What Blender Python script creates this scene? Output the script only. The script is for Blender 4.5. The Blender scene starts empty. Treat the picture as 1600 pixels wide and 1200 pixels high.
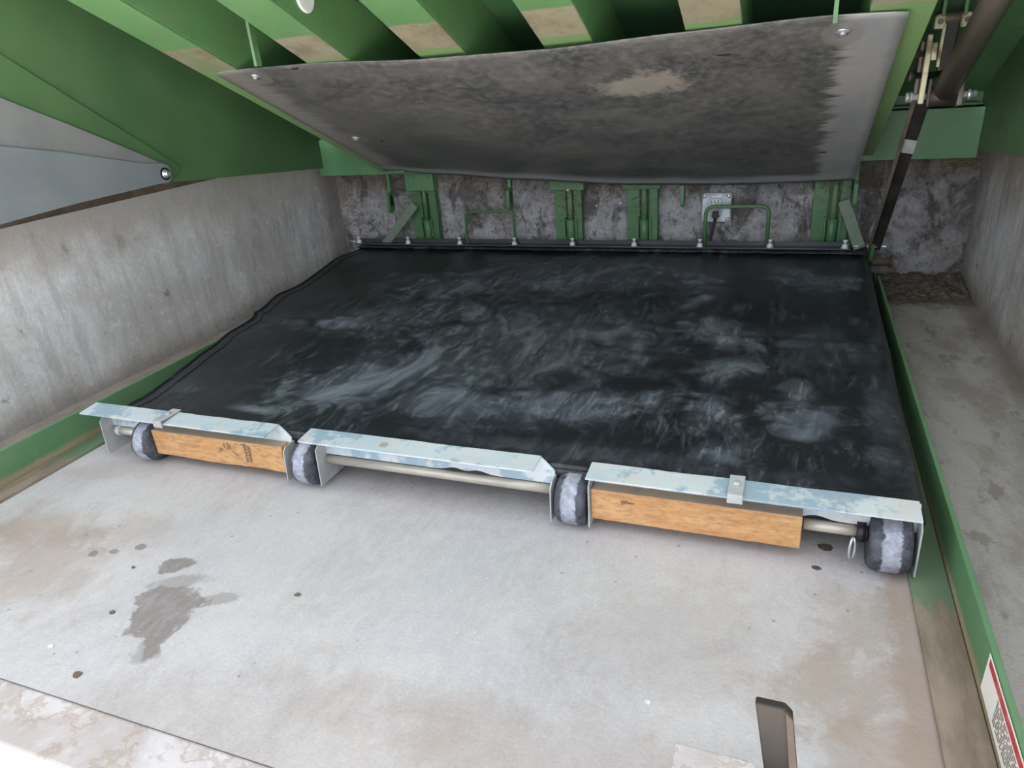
import bpy, bmesh, math, random
from mathutils import Vector, Matrix, noise as mnoise

random.seed(7)
SC = bpy.context.scene
C = SC.collection

# ------------------------------------------------------------------ camera
cam_data = bpy.data.cameras.new('camera')
cam = bpy.data.objects.new('camera', cam_data)
C.objects.link(cam)
r = Vector((0.93395, 0.34917, -0.07626))
u = Vector((-0.07869, 0.40902, 0.90913))
f = Vector((-0.34863, 0.84308, -0.40947))
mw = Matrix(((r.x, u.x, -f.x, 0.6438), (r.y, u.y, -f.y, -2.6601), (r.z, u.z, -f.z, 0.770), (0, 0, 0, 1)))
cam.matrix_world = mw
cam_data.sensor_width = 36
cam_data.lens = 1105.5 / 1600 * 36
cam_data.clip_start = 0.02
SC.camera = cam

# ------------------------------------------------------------------ world, light, exposure
world = bpy.data.worlds.new('sky'); SC.world = world
world.use_nodes = True
bg = world.node_tree.nodes['Background']
bg.inputs['Color'].default_value = (0.87, 0.935, 1.0, 1)
bg.inputs['Strength'].default_value = 1.15
sun_data = bpy.data.lights.new('sun', 'SUN'); sun_data.energy = 15.0; sun_data.angle = .0093; sun_data.color = (1.0, .96, .90)
sun = bpy.data.objects.new('sun', sun_data); C.objects.link(sun)
sun.rotation_euler = Vector((.12, -math.cos(math.radians(65)), -math.sin(math.radians(65)))).to_track_quat('-Z', 'Y').to_euler()
SC.view_settings.view_transform = 'Standard'
SC.view_settings.look = 'None'
SC.view_settings.gamma = 1
SC.view_settings.use_curve_mapping = False
SC.view_settings.exposure = 1.16

# ------------------------------------------------------------------ node helpers
def lin(c):
    def g(v):
        v /= 255.0
        return v / 12.92 if v <= 0.04045 else ((v + 0.055) / 1.055) ** 2.4
    return (g(c[0]), g(c[1]), g(c[2]), 1.0)

class NT:
    def __init__(self, name):
        self.m = bpy.data.materials.new(name); self.m.use_nodes = True
        self.t = self.m.node_tree; self.n = self.t.nodes; self.l = self.t.links
        self.b = self.n['Principled BSDF']
        self.pos = self.n.new('ShaderNodeNewGeometry').outputs['Position']
    def put(self, sock, v):
        if hasattr(v, 'is_output') or isinstance(v, bpy.types.NodeSocket): self.l.new(v, sock)
        else: sock.default_value = v
    def map(self, scale=(1, 1, 1), loc=(0, 0, 0), rot=(0, 0, 0), vec=None):
        m = self.n.new('ShaderNodeMapping')
        self.l.new(vec or self.pos, m.inputs['Vector'])
        m.inputs['Scale'].default_value = scale; m.inputs['Location'].default_value = loc; m.inputs['Rotation'].default_value = rot
        return m.outputs[0]
    def noise(self, scale, detail=6, rough=0.6, vec=None, dist=0.0):
        n = self.n.new('ShaderNodeTexNoise')
        self.l.new(vec or self.pos, n.inputs['Vector'])
        n.inputs['Scale'].default_value = scale; n.inputs['Detail'].default_value = detail
        n.inputs['Roughness'].default_value = rough; n.inputs['Distortion'].default_value = dist
        return n.outputs['Fac']
    def voro(self, scale, vec=None):
        n = self.n.new('ShaderNodeTexVoronoi'); self.l.new(vec or self.pos, n.inputs['Vector'])
        n.inputs['Scale'].default_value = scale
        return n.outputs['Distance']
    def math(self, op, a, b=0.0, clamp=False):
        n = self.n.new('ShaderNodeMath'); n.operation = op; n.use_clamp = clamp
        self.put(n.inputs[0], a); self.put(n.inputs[1], b)
        return n.outputs[0]
    def rng(self, v, a, b, c=0.0, d=1.0):
        n = self.n.new('ShaderNodeMapRange'); n.interpolation_type = 'SMOOTHSTEP'
        self.put(n.inputs['Value'], v)
        for k, x in (('From Min', a), ('From Max', b), ('To Min', c), ('To Max', d)): n.inputs[k].default_value = x
        return n.outputs[0]
    def mix(self, fac, a, b):
        n = self.n.new('ShaderNodeMix'); n.data_type = 'RGBA'
        self.put(n.inputs[0], fac); self.put(n.inputs[6], a); self.put(n.inputs[7], b)
        return n.outputs[2]
    def sep(self, vec=None):
        n = self.n.new('ShaderNodeSeparateXYZ'); self.l.new(vec or self.pos, n.inputs[0])
        return n.outputs
    def blob(self, cx, cy, rx, ry, ang=0.0, axes='xy', warp=None, soft=0.6):
        # 1 inside an ellipse given in world metres, 0 outside, edge warped by noise
        s = self.sep(); a = s['xyz'.index(axes[0])]; b = s['xyz'.index(axes[1])]
        a = self.math('SUBTRACT', a, cx); b = self.math('SUBTRACT', b, cy)
        c_, s_ = math.cos(ang), math.sin(ang)
        p = self.math('ADD', self.math('MULTIPLY', a, c_), self.math('MULTIPLY', b, s_))
        q = self.math('ADD', self.math('MULTIPLY', a, -s_), self.math('MULTIPLY', b, c_))
        p = self.math('DIVIDE', p, rx); q = self.math('DIVIDE', q, ry)
        d = self.math('SQRT', self.math('ADD', self.math('MULTIPLY', p, p), self.math('MULTIPLY', q, q)))
        if warp is not None: d = self.math('ADD', d, warp)
        return self.rng(d, 1 - soft, 1.0, 1.0, 0.0)
    def bump(self, h, strength=0.3, dist=0.01):
        n = self.n.new('ShaderNodeBump'); n.inputs['Strength'].default_value = strength; n.inputs['Distance'].default_value = dist
        self.l.new(h, n.inputs['Height']); self.l.new(n.outputs[0], self.b.inputs['Normal'])
    def out(self, col, rough=0.6, metal=0.0, spec=0.5):
        self.put(self.b.inputs['Base Color'], col); self.put(self.b.inputs['Roughness'], rough)
        self.put(self.b.inputs['Metallic'], metal); self.b.inputs['Specular IOR Level'].default_value = spec
        return self.m

def simple(name, c1, c2, scale=8, rough=0.5, metal=0.0, bump=0.0, bscale=60, lo=.35, hi=.65, stretch=(1, 1, 1)):
    t = NT(name); v = t.map(stretch)
    n = t.rng(t.noise(scale, vec=v), lo, hi)
    col = t.mix(n, lin(c1), lin(c2))
    if bump: t.bump(t.noise(bscale, 4, vec=v), bump, 0.004)
    return t.out(col, rough, metal)

# ---- concrete floor
def mat_floor():
    t = NT('pit_floor_concrete')
    n1 = t.rng(t.noise(2.2, 8, .62), .36, .66)
    n2 = t.rng(t.noise(7, 9, .72, vec=t.map((1, .6, 1), rot=(0, 0, .5)), dist=.6), .44, .70)
    n3 = t.rng(t.noise(60, 5, .75, vec=t.map((1, .45, 1), rot=(0, 0, -.5))), .36, .70)
    n4 = t.rng(t.noise(190, 3, .7), .3, .72)
    col = t.mix(n1, lin((188, 182, 182)), lin((174, 171, 174)))
    col = t.mix(t.math('MULTIPLY', n2, .45), col, lin((152, 145, 142)))
    col = t.mix(t.math('MULTIPLY', n3, .26), col, lin((206, 201, 198)))
    col = t.mix(t.math('MULTIPLY', n4, .20), col, lin((132, 124, 119)))
    w = t.math('SUBTRACT', t.math('MULTIPLY', t.noise(22, 8, .7, dist=.5), 2.4), 1.2)
    w2 = t.math('SUBTRACT', t.math('MULTIPLY', t.noise(8, 9, .72, dist=.5), 2.4), 1.2)
    for (x, y, rx, ry, a, k) in [(.76, -1.90, .12, .07, .5, .65), (.80, -1.76, .08, .08, .2, .5), (-.60, -2.0, .20, .10, -.3, .55), (-.70, -1.9, .12, .08, 0, .5),
                                 (.50, -2.10, .50, .09, 0, .32), (.10, -2.18, .4, .09, .1, .25), (.80, -2.02, .12, .10, .3, .6), (.85, -1.8, .035, .5, 0, .75), (.55, -1.85, .2, .12, .2, .25),
                                 (-.50, -1.86, .10, .05, .3, .35), (-.75, -1.7, .12, .05, .4, .3)]:
        m = t.math('MULTIPLY', t.blob(x, y, rx * 1.3, ry * 1.3, a, warp=w2, soft=.7), k)
        col = t.mix(m, col, lin((150, 132, 119)))
    s = t.sep()
    # strips beyond the side angles are dirtier
    d1 = t.rng(t.noise(6, 9, .7, vec=t.map((1.6, .8, 1), rot=(0, 0, .2))), .42, .62)
    d2 = t.rng(t.noise(13, 8, .7, vec=t.map((1.6, .7, 1), loc=(2, 3, 0))), .56, .62)
    rc = t.mix(d1, lin((172, 166, 162)), lin((148, 139, 133)))
    rc = t.mix(t.math('MULTIPLY', d2, .55), rc, lin((116, 104, 96)))
    rc = t.mix(t.math('MULTIPLY', n4, .25), rc, lin((112, 104, 98)))
    col = t.mix(t.rng(s[0], .905, .915), col, rc)
    col = t.mix(t.math('MULTIPLY', t.rng(s[0], -.95, -.94, 1, 0), .75), col, t.mix(d1, lin((150, 134, 122)), lin((110, 96, 86))))
    yb = t.math('ADD', s[1], t.math('MULTIPLY', t.math('SUBTRACT', t.noise(16, 7, .7), .5), .22))
    back = t.math('MULTIPLY', t.math('MULTIPLY', t.rng(yb, -.33, -.22), t.rng(s[0], .9, .92)), .9)
    col = t.mix(back, col, lin((84, 74, 66)))
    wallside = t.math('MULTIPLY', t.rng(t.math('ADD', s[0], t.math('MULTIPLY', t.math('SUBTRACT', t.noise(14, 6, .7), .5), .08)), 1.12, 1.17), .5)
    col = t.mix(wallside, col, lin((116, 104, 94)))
    # oil marks soaked into the concrete
    stain = None
    for (x, y, rx, ry, a) in [(-.262, -2.035, .058, .046, .9), (-.300, -2.012, .036, .026, .2), (-.225, -2.085, .016, .040, .4), (-.338, -1.931, .030, .021, .6),
                              (-.522, -1.948, .009, .008, 0), (-.488, -1.933, .010, .007, 0), (-.447, -1.908, .012, .009, 0)]:
        bl = t.blob(x, y, rx * 1.15, ry * 1.15, a, warp=t.math('MULTIPLY', w, .75), soft=.18)
        stain = bl if stain is None else t.math('MAXIMUM', stain, bl)
    col = t.mix(t.math('MULTIPLY', stain, t.rng(n3, 0, 1, .78, .62)), col, lin((112, 102, 97)))
    halo = None
    for (x, y, rx, ry, a) in [(-.195, -1.985, .05, .016, .4), (-.29, -1.965, .06, .02, .5), (-.22, -2.11, .03, .03, .4)]:
        bl = t.blob(x, y, rx, ry, a, warp=w, soft=.4); halo = bl if halo is None else t.math('MAXIMUM', halo, bl)
    col = t.mix(t.math('MULTIPLY', halo, .5), col, lin((124, 115, 110)))
    sp = t.math('MULTIPLY', t.rng(t.voro(30), .05, .10, 1, 0), t.rng(t.noise(5, 3), .50, .58))
    col = t.mix(t.math('MULTIPLY', sp, .55), col, lin((104, 92, 84)))
    sp2 = t.math('MULTIPLY', t.rng(t.voro(45, t.map((1, 1, 1), loc=(4, 7, 0))), .04, .07, 1, 0), t.rng(t.noise(4, 3), .52, .58))
    col = t.mix(t.math('MULTIPLY', sp2, .6), col, lin((226, 222, 218)))
    h = t.math('ADD', t.noise(45, 6, .7), t.math('MULTIPLY', t.noise(200, 2), .4))
    t.bump(h, .35, .004)
    return t.out(col, t.rng(n2, 0, 1, .66, .85), 0, .35)

# ---- side walls: streaked cast concrete
def mat_wall(name, base, dark, light, brown, streak=1.0):
    t = NT(name)
    v = t.map((1, 3.2, .45), rot=(0.18, 0, 0))
    n1 = t.rng(t.noise(3.0, 9, .68, dist=.4), .38, .62)
    st = t.rng(t.noise(6.5, 9, .68, vec=v), .46, .64)
    st2 = t.rng(t.noise(16, 7, .68, vec=t.map((1, 3.2, .35), rot=(0.2, 0, 0))), .50, .64)
    sp = t.rng(t.noise(17, 8, .75), .60, .70)
    fine = t.rng(t.noise(85, 5, .75), .34, .68)
    s = t.sep()
    col = t.mix(n1, lin(base), lin(light))
    col = t.mix(t.math('MULTIPLY', st, .70 * streak), col, lin(dark))
    rear = t.rng(s[1], -1.1, -.3, .35, 1.0)
    col = t.mix(t.math('MULTIPLY', t.math('MULTIPLY', st2, rear), .75 * streak), col, lin(dark))
    col = t.mix(t.math('MULTIPLY', fine, .26), col, lin(dark))
    col = t.mix(t.math('MULTIPLY', t.rng(t.noise(30, 6, .75), .56, .68), .45), col, lin((min(255, light[0] + 14), min(255, light[1] + 14), min(255, light[2] + 16))))
    col = t.mix(t.math('MULTIPLY', sp, .65), col, lin((96, 87, 82)))
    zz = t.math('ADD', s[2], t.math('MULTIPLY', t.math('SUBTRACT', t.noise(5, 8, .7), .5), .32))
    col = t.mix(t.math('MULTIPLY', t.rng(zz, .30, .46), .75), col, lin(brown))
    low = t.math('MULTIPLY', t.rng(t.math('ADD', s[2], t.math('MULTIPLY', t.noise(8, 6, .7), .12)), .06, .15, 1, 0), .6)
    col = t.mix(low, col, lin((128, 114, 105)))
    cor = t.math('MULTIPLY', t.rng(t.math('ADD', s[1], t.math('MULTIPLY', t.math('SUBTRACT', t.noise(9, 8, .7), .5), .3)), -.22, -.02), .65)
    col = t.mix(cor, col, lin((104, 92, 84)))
    h = t.math('ADD', t.noise(28, 8, .7), t.math('MULTIPLY', sp, -.5))
    t.bump(h, .5, .006)
    return t.out(col, .85, 0, .3)

# ---- rear wall: rough, stained, dark patches
def mat_back():
    t = NT('rough_rear_concrete')
    n1 = t.rng(t.noise(11, 10, .78, dist=.3), .38, .62)
    n2 = t.rng(t.noise(8, 10, .75, vec=t.map((1.2, 1, .7)), dist=.5), .50, .62)
    n3 = t.rng(t.noise(45, 7, .78), .42, .62)
    col = t.mix(n1, lin((136, 131, 128)), lin((186, 184, 189)))
    col = t.mix(t.math('MULTIPLY', n3, .5), col, lin((204, 203, 208)))
    col = t.mix(t.math('MULTIPLY', n2, .72), col, lin((86, 77, 70)))
    col = t.mix(t.math('MULTIPLY', t.rng(t.noise(70, 5, .75), .56, .64), .6), col, lin((72, 64, 58)))
    s = t.sep()
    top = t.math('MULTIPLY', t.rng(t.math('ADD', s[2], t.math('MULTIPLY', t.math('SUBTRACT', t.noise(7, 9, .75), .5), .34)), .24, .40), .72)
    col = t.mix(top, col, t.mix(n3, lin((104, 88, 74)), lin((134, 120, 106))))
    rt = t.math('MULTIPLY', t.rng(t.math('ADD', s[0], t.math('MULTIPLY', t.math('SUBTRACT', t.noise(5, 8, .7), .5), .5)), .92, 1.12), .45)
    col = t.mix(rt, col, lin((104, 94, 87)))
    t.bump(t.math('ADD', t.noise(22, 9, .75, dist=.5), t.math('MULTIPLY', n2, -.3)), 1.0, .014)
    return t.out(col, .9, 0, .25)

def mat_green(name, c1=(84, 124, 84), c2=(68, 108, 70), dust=(128, 134, 110), amount=.22, rough=.38):
    t = NT(name)
    n1 = t.rng(t.noise(4, 6, .6), .35, .65)
    n2 = t.rng(t.noise(14, 7, .7), .52, .72)
    col = t.mix(n1, lin(c1), lin(c2))
    col = t.mix(t.math('MULTIPLY', n2, amount), col, lin(dust))
    sp = t.rng(t.voro(18), .03, .055, 1, 0)
    sp = t.math('MULTIPLY', sp, t.rng(t.noise(5, 2), .60, .68))
    col = t.mix(t.math('MULTIPLY', sp, .7), col, lin((168, 176, 150)))
    t.bump(t.noise(60, 4), .06, .003)
    return t.out(col, t.rng(n2, 0, 1, rough, .7), 0, .5)

# beam paint with the band where the sheet has rubbed down to primer
def mat_beam():
    t = NT('green_beam_paint')
    n1 = t.rng(t.noise(4, 6, .6), .35, .65)
    n2 = t.rng(t.noise(12, 7, .7), .45, .70)
    green = t.mix(n1, lin((104, 146, 96)), lin((92, 132, 84)))
    green = t.mix(t.math('MULTIPLY', n2, .25), green, lin((134, 142, 104)))
    s = t.sep()
    yy = t.math('ADD', s[1], t.math('MULTIPLY', t.math('SUBTRACT', t.noise(16, 6, .7), .5), .025))
    zz = t.math('SUBTRACT', s[2], t.math('ADD', .42, t.math('MULTIPLY', t.math('ADD', s[1], .1), -.4557)))
    under = t.rng(zz, .002, .006, 1, 0)
    band = t.math('MULTIPLY', t.rng(yy, -1.092, -1.085), t.rng(yy, -.982, -.972, 1, 0))
    worn = t.mix(n2, lin((158, 146, 126)), lin((128, 112, 98)))
    worn = t.mix(t.math('MULTIPLY', t.rng(t.noise(9, 5, .7), .5, .62), .5), worn, lin((110, 140, 92)))
    col = t.mix(t.math('MULTIPLY', t.math('MULTIPLY', band, under), .9), green, worn)
    col = t.mix(t.math('MULTIPLY', t.math('MULTIPLY', t.rng(yy, -.982, -.972), under), .5), col, lin((140, 166, 112)))
    return t.out(col, .42, 0, .5)

# ---- black vinyl bag with chalky hand and shoe smears
def mat_bag():
    t = NT('black_vinyl')
    base = t.mix(t.rng(t.noise(3, 5), .35, .65), lin((24, 27, 31)), lin((32, 35, 40)))
    def smear(ang, sc, stretch, lo, hi, d=.8, loc=(0, 0, 0)):
        v = t.map((sc, sc * stretch, 1), loc=loc, rot=(0, 0, ang))
        return t.rng(t.noise(1.0, 10, .72, vec=v, dist=d), lo, hi)
    sA = smear(-.45, 6, .42, .46, .72, 1.4)
    sB = smear(.6, 8, .40, .46, .74, 1.4, (5, 2, 0))
    sC = smear(-.9, 34, .24, .50, .68, .8)
    sD = smear(.25, 40, .24, .51, .68, .8, (9, 4, 0))
    fine = t.math('MAXIMUM', sC, sD)
    streak = t.math('MAXIMUM', t.math('MAXIMUM', sA, t.math('MULTIPLY', sB, .9)), t.math('MULTIPLY', fine, .75))
    w = t.math('SUBTRACT', t.math('MULTIPLY', t.noise(9, 9, .70, dist=.8), 2.6), 1.3)
    tot = None
    for (x, y, rx, ry, a, k) in [(.02, -1.00, .46, .42, 0, .66), (-.30, -1.36, .28, .18, .35, .85), (-.38, -.88, .34, .20, .4, .75), (-.12, -1.2, .3, .2, .3, .7),
                                 (-.30, -.55, .45, .22, .2, .9), (.50, -.90, .10, .16, .8, 1.0), (.53, -1.13, .09, .13, -.6, .9),
                                 (.53, -1.36, .07, .10, .2, 1.0), (.565, -1.51, .07, .06, -.3, 1.0), (.70, -1.36, .09, .09, .3, 1.0),
                                 (.72, -.40, .16, .14, .2, 1.1), (.39, -.45, .08, .18, .7, 1.2), (.25, -1.36, .25, .12, .3, .85),
                                 (.05, -1.42, .34, .12, .2, .7), (.74, -1.0, .14, .2, 0, .4), (.84, -1.2, .04, .5, 0, .35), (.0, -.42, .55, .28, 0, .95),
                                 (.68, -1.20, .05, .07, 0, .95), (-.45, -1.535, .10, .025, 0, .8), (.30, -1.56, .5, .04, 0, .3)]:
        b = t.math('MULTIPLY', t.blob(x, y, rx * 1.1, ry * 1.1, a, warp=w, soft=.75), k)
        tot = b if tot is None else t.math('MAXIMUM', tot, b)
    m = t.math('MULTIPLY', tot, t.math('ADD', t.math('MULTIPLY', streak, .80), .16))
    pr = None
    for (x, y, rx, ry, a) in [(.48, -.84, .05, .10, .5), (.515, -.95, .05, .08, .3), (.535, -1.34, .04, .06, .2), (.565, -1.52, .05, .035, -.3), (.545, -1.12, .04, .08, -.5), (.695, -1.40, .05, .04, .3), (.72, -1.33, .05, .04, -.2),
                              (.695, -1.22, .02, .06, -.3), (.74, -.40, .07, .10, .4), (.40, -.44, .025, .14, .3), (.66, -.30, .10, .07, 0), (.41, -.66, .03, .10, -.4), (.32, -1.33, .07, .025, .4), (-.33, -1.40, .10, .05, .6), (-.45, -1.537, .05, .010, .1)]:
        b = t.blob(x, y, rx * 1.25, ry * 1.25, a, warp=t.math('MULTIPLY', w, .7), soft=.8); pr = b if pr is None else t.math('MAXIMUM', pr, b)
    m = t.math('MAXIMUM', m, t.math('MULTIPLY', pr, t.math('ADD', t.math('MULTIPLY', streak, .6), .28)))
    everywhere = t.math('MULTIPLY', fine, t.math('MULTIPLY', t.rng(t.noise(3.5, 4), .42, .60), .26))
    m = t.math('MAXIMUM', m, everywhere)
    sp = t.math('MULTIPLY', t.rng(t.voro(60), .03, .06, 1, 0), .5)
    m = t.math('MAXIMUM', m, t.math('MULTIPLY', sp, t.rng(t.noise(4, 3), .48, .6)))
    col = t.mix(t.math('MULTIPLY', m, .72), base, lin((150, 158, 170)))
    t.bump(t.math('ADD', t.noise(5, 5), t.math('MULTIPLY', t.noise(160, 2), .03)), .25, .02)
    return t.out(col, t.rng(m, 0, .5, .40, .8), 0, .42)

# ---- hanging sheet: dull dusty dark metal, paler rubbed right margin
def mat_sheet():
    t = NT('dusty_dark_sheet')
    n1 = t.rng(t.noise(5, 8, .66, vec=t.map((.8, 1, 1), rot=(0, 0, .5)), dist=.4), .36, .66)
    n2 = t.rng(t.noise(55, 6, .75, vec=t.map((.75, 1, 1), rot=(0, 0, .5))), .40, .68)
    col = t.mix(n1, lin((72, 73, 75)), lin((104, 102, 100)))
    col = t.mix(t.math('MULTIPLY', n2, .42), col, lin((148, 143, 137)))
    s = t.sep()
    jag = t.math('MULTIPLY', t.math('SUBTRACT', t.noise(5, 8, .8, vec=t.map((.3, 5, 5))), .5), .20)
    xr = t.math('ADD', s[0], jag)
    rm = t.rng(xr, .70, .73)
    col = t.mix(t.math('MULTIPLY', rm, .85), col, t.mix(n1, lin((170, 167, 163)), lin((146, 149, 154))))
    lm = t.math('MULTIPLY', t.rng(t.math('ADD', s[0], jag), -.80, -.74, 1, 0), .55)
    col = t.mix(lm, col, lin((162, 155, 148)))
    lip_shine = t.math('MULTIPLY', t.rng(t.math('ADD', s[1], t.math('MULTIPLY', jag, .5)), -.20, -.165), .8)  # highlight along the curled rear lip, painted as a paler band
    col = t.mix(lip_shine, col, lin((168, 170, 174)))
    w = t.math('SUBTRACT', t.math('MULTIPLY', t.noise(14, 8, .75), 2.0), 1.0)
    tan = t.blob(.28, -.80, .13, .06, 0, warp=w, soft=.5)
    col = t.mix(t.math('MULTIPLY', tan, .6), col, lin((180, 170, 158)))
    dk = t.blob(.20, -.23, .45, .07, 0, warp=w, soft=.8)
    col = t.mix(t.math('MULTIPLY', dk, .6), col, lin((66, 68, 71)))
    for (x, y) in ((.714, -.91), (-.75, -.93), (-.746, -.49)):
        col = t.mix(t.math('MULTIPLY', t.blob(x, y, .045, .045, 0, warp=t.math('MULTIPLY', w, .2), soft=.15), .55), col, lin((136, 130, 124)))
    return t.out(col, t.rng(n2, 0, 1, .40, .62), .12, .5)

def mat_galv():
    t = NT('galvanised_steel')
    n1 = t.rng(t.noise(7, 6, .6, vec=t.map((.5, 1, 1))), .38, .62)
    n2 = t.rng(t.noise(13, 7, .7), .46, .60)
    col = t.mix(n1, lin((190, 201, 208)), lin((208, 214, 217)))
    col = t.mix(t.math('MULTIPLY', n2, .75), col, lin((214, 207, 201)))
    col = t.mix(t.math('MULTIPLY', t.rng(t.noise(11, 5, .7, vec=t.map((1, 1, 1), loc=(3, 1, 0))), .51, .60), .75), col, lin((136, 164, 182)))
    return t.out(col, .52, .25, .5)

def mat_wood(name, a, b, c):
    t = NT(name)
    v = t.map((2.2, 9, 12))
    g = t.rng(t.noise(7, 7, .65, vec=v), .32, .68)
    p = t.rng(t.noise(150, 4, .75, vec=t.map((.35, 1, 1))), .46, .62)
    col = t.mix(g, lin(a), lin(b))
    col = t.mix(t.math('MULTIPLY', p, .55), col, lin(c))
    # dusty upward face
    nz = t.n.new('ShaderNodeSeparateXYZ'); gm = t.n.new('ShaderNodeNewGeometry'); t.l.new(gm.outputs['True Normal'], nz.inputs[0])
    col = t.mix(t.math('MULTIPLY', t.rng(nz.outputs[2], .6, .9), .85), col, lin((150, 138, 124)))
    t.bump(t.noise(60, 5, vec=v), .2, .003)
    return t.out(col, .75, 0, .3)

def mat_wheel():
    t = NT('worn_grey_rubber')
    s = t.sep()
    n = t.math('MULTIPLY', t.math('SUBTRACT', t.noise(60, 6, .75), .5), .022)
    d = None
    for x in (-.690, -.252, .319, .827):
        a = t.math('ABSOLUTE', t.math('SUBTRACT', t.math('ADD', s[0], n), x))
        d = a if d is None else t.math('MINIMUM', d, a)
    m = t.rng(d, .011, .015, 1, 0)
    n2 = t.rng(t.noise(60, 5, .7), .35, .65)
    col = t.mix(m, t.mix(n2, lin((52, 53, 59)), lin((82, 83, 92))), t.mix(n2, lin((168, 170, 182)), lin((128, 130, 144))))
    t.bump(t.noise(90, 4), .3, .003)
    return t.out(col, .6, 0, .4)

def mat_leg():
    # floor leg of the side angle: brown grime over green paint
    t = NT('grimy_green_angle')
    n1 = t.rng(t.noise(5, 7, .65, vec=t.map((1, .5, 1))), .56, .66)
    n2 = t.rng(t.noise(13, 7, .7, vec=t.map((2, .5, 1))), .35, .65)
    col = t.mix(n2, lin((120, 104, 90)), lin((142, 128, 114)))
    s = t.sep()
    yy = t.math('ADD', s[1], t.math('MULTIPLY', t.math('SUBTRACT', t.noise(11, 7, .7, vec=t.map((2.5, 1, 1))), .5), .30))
    pz = t.math('MAXIMUM', t.rng(yy, -1.74, -1.68), n1)
    col = t.mix(t.math('MULTIPLY', pz, .75), col, lin((84, 118, 88)))
    return t.out(col, .75, 0, .3)

def mat_angle():
    t = NT('side_angle_green')
    n1 = t.rng(t.noise(5, 7, .65, vec=t.map((1, .5, 1))), .35, .65)
    col = t.mix(n1, lin((84, 122, 84)), lin((102, 134, 98)))
    s = t.sep()
    low = t.rng(t.math('ADD', s[2], t.math('MULTIPLY', t.math('SUBTRACT', t.noise(18, 5, .7), .5), .018)), .014, .028, 1, 0)
    col = t.mix(t.math('MULTIPLY', low, .8), col, lin((158, 134, 110)))
    d = t.rng(t.noise(14, 6, .7), .56, .7)
    col = t.mix(t.math('MULTIPLY', d, .35), col, lin((120, 140, 110)))
    return t.out(col, .6, 0, .4)

MAT = {}
MAT['floor'] = mat_floor()
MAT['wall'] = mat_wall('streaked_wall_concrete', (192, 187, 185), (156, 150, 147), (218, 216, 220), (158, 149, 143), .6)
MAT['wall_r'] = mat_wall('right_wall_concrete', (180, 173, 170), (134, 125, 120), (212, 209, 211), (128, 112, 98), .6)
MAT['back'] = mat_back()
MAT['green'] = mat_green('green_paint')
MAT['green_lt'] = mat_green('green_paint_header', (94, 138, 96), (84, 126, 86), (122, 144, 112), .2)
MAT['green_skirt'] = mat_green('green_paint_skirt', (88, 120, 80), (78, 110, 72), (116, 124, 96), .25, .45)
MAT['green_old'] = mat_green('green_paint_dusty', (104, 140, 100), (84, 120, 84), (142, 136, 112), .5, .6)
MAT['beam'] = mat_beam()
MAT['greygreen'] = simple('grey_green_paint', (120, 134, 116), (104, 120, 104), 20, .55)
MAT['zinc'] = simple('white_zinc', (236, 238, 242), (214, 218, 224), 40, .35, .15)
MAT['clamp'] = simple('dark_clamp_steel', (62, 63, 68), (84, 85, 90), 9, .4, .4, stretch=(.3, 1, 1))
MAT['bag'] = mat_bag()
MAT['sheet'] = mat_sheet()
MAT['galv'] = mat_galv()
MAT['galv_dull'] = simple('dull_plate_steel', (186, 187, 186), (160, 161, 162), 14, .55, .15)
MAT['rod'] = simple('pale_plated_rod', (206, 198, 184), (176, 168, 156), 20, .42, .35, stretch=(.3, 1, 1))
MAT['chrome'] = simple('bright_zinc', (226, 228, 232), (196, 200, 206), 40, .28, .7)
MAT['wood'] = mat_wood('orange_wood', (200, 156, 110), (184, 136, 88), (150, 110, 78))
MAT['wood2'] = mat_wood('pale_orange_wood', (204, 160, 114), (188, 138, 90), (158, 114, 84))
MAT['wheel'] = mat_wheel()
MAT['leg'] = mat_leg()
MAT['angle'] = mat_angle()
MAT['guard'] = simple('grey_guard_plate', (136, 141, 145), (124, 129, 135), 5, .55, .1)
MAT['guard2'] = simple('brown_grey_guard_plate', (138, 138, 138), (124, 124, 126), 5, .6, .1)
MAT['rust'] = simple('rusty_edge_steel', (108, 92, 80), (78, 66, 58), 9, .8, .1, .3)
MAT['curb'] = None
MAT['black'] = simple('black_steel', (48, 46, 46), (74, 68, 64), 12, .5, .4)
MAT['brownbar'] = simple('brown_black_bar', (88, 78, 70), (120, 108, 97), 14, .5, .2)
MAT['tube'] = simple('dark_bronze_tube', (120, 110, 100), (96, 87, 79), 14, .42, .3, stretch=(1, .3, .3))
MAT['cream'] = simple('chipped_cream_plate', (206, 198, 168), (126, 108, 84), 24, .55, .15, lo=.45, hi=.65)
MAT['plastic'] = simple('black_plastic', (20, 20, 22), (30, 29, 29), 30, .45)
MAT['outlet'] = simple('outlet_steel', (196, 202, 210), (152, 160, 170), 36, .4, .45, lo=.4, hi=.7)
MAT['ivory'] = simple('ivory_face', (224, 224, 226), (206, 206, 208), 60, .5)
MAT['white'] = simple('light_spot_white', (246, 246, 244), (238, 238, 236), 20, .4)
MAT['red'] = simple('red_print', (176, 52, 58), (196, 96, 96), 60, .5, lo=.5, hi=.75)
MAT['label'] = simple('worn_white_label', (232, 226, 218), (206, 190, 172), 26, .6, lo=.5, hi=.75)
MAT['ink'] = simple('grey_ink', (96, 84, 78), (120, 104, 94), 80, .7)
MAT['dirt'] = simple('leaf_dirt', (72, 64, 57), (118, 106, 95), 60, .95, 0, 1.0, 120)
MAT['straw'] = simple('dry_straw', (176, 154, 122), (104, 86, 66), 60, .9)
MAT['litter'] = simple('dark_litter', (64, 56, 50), (112, 98, 86), 60, .95)
MAT['pale'] = simple('pale_paper', (222, 220, 222), (196, 192, 188), 40, .8)
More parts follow.
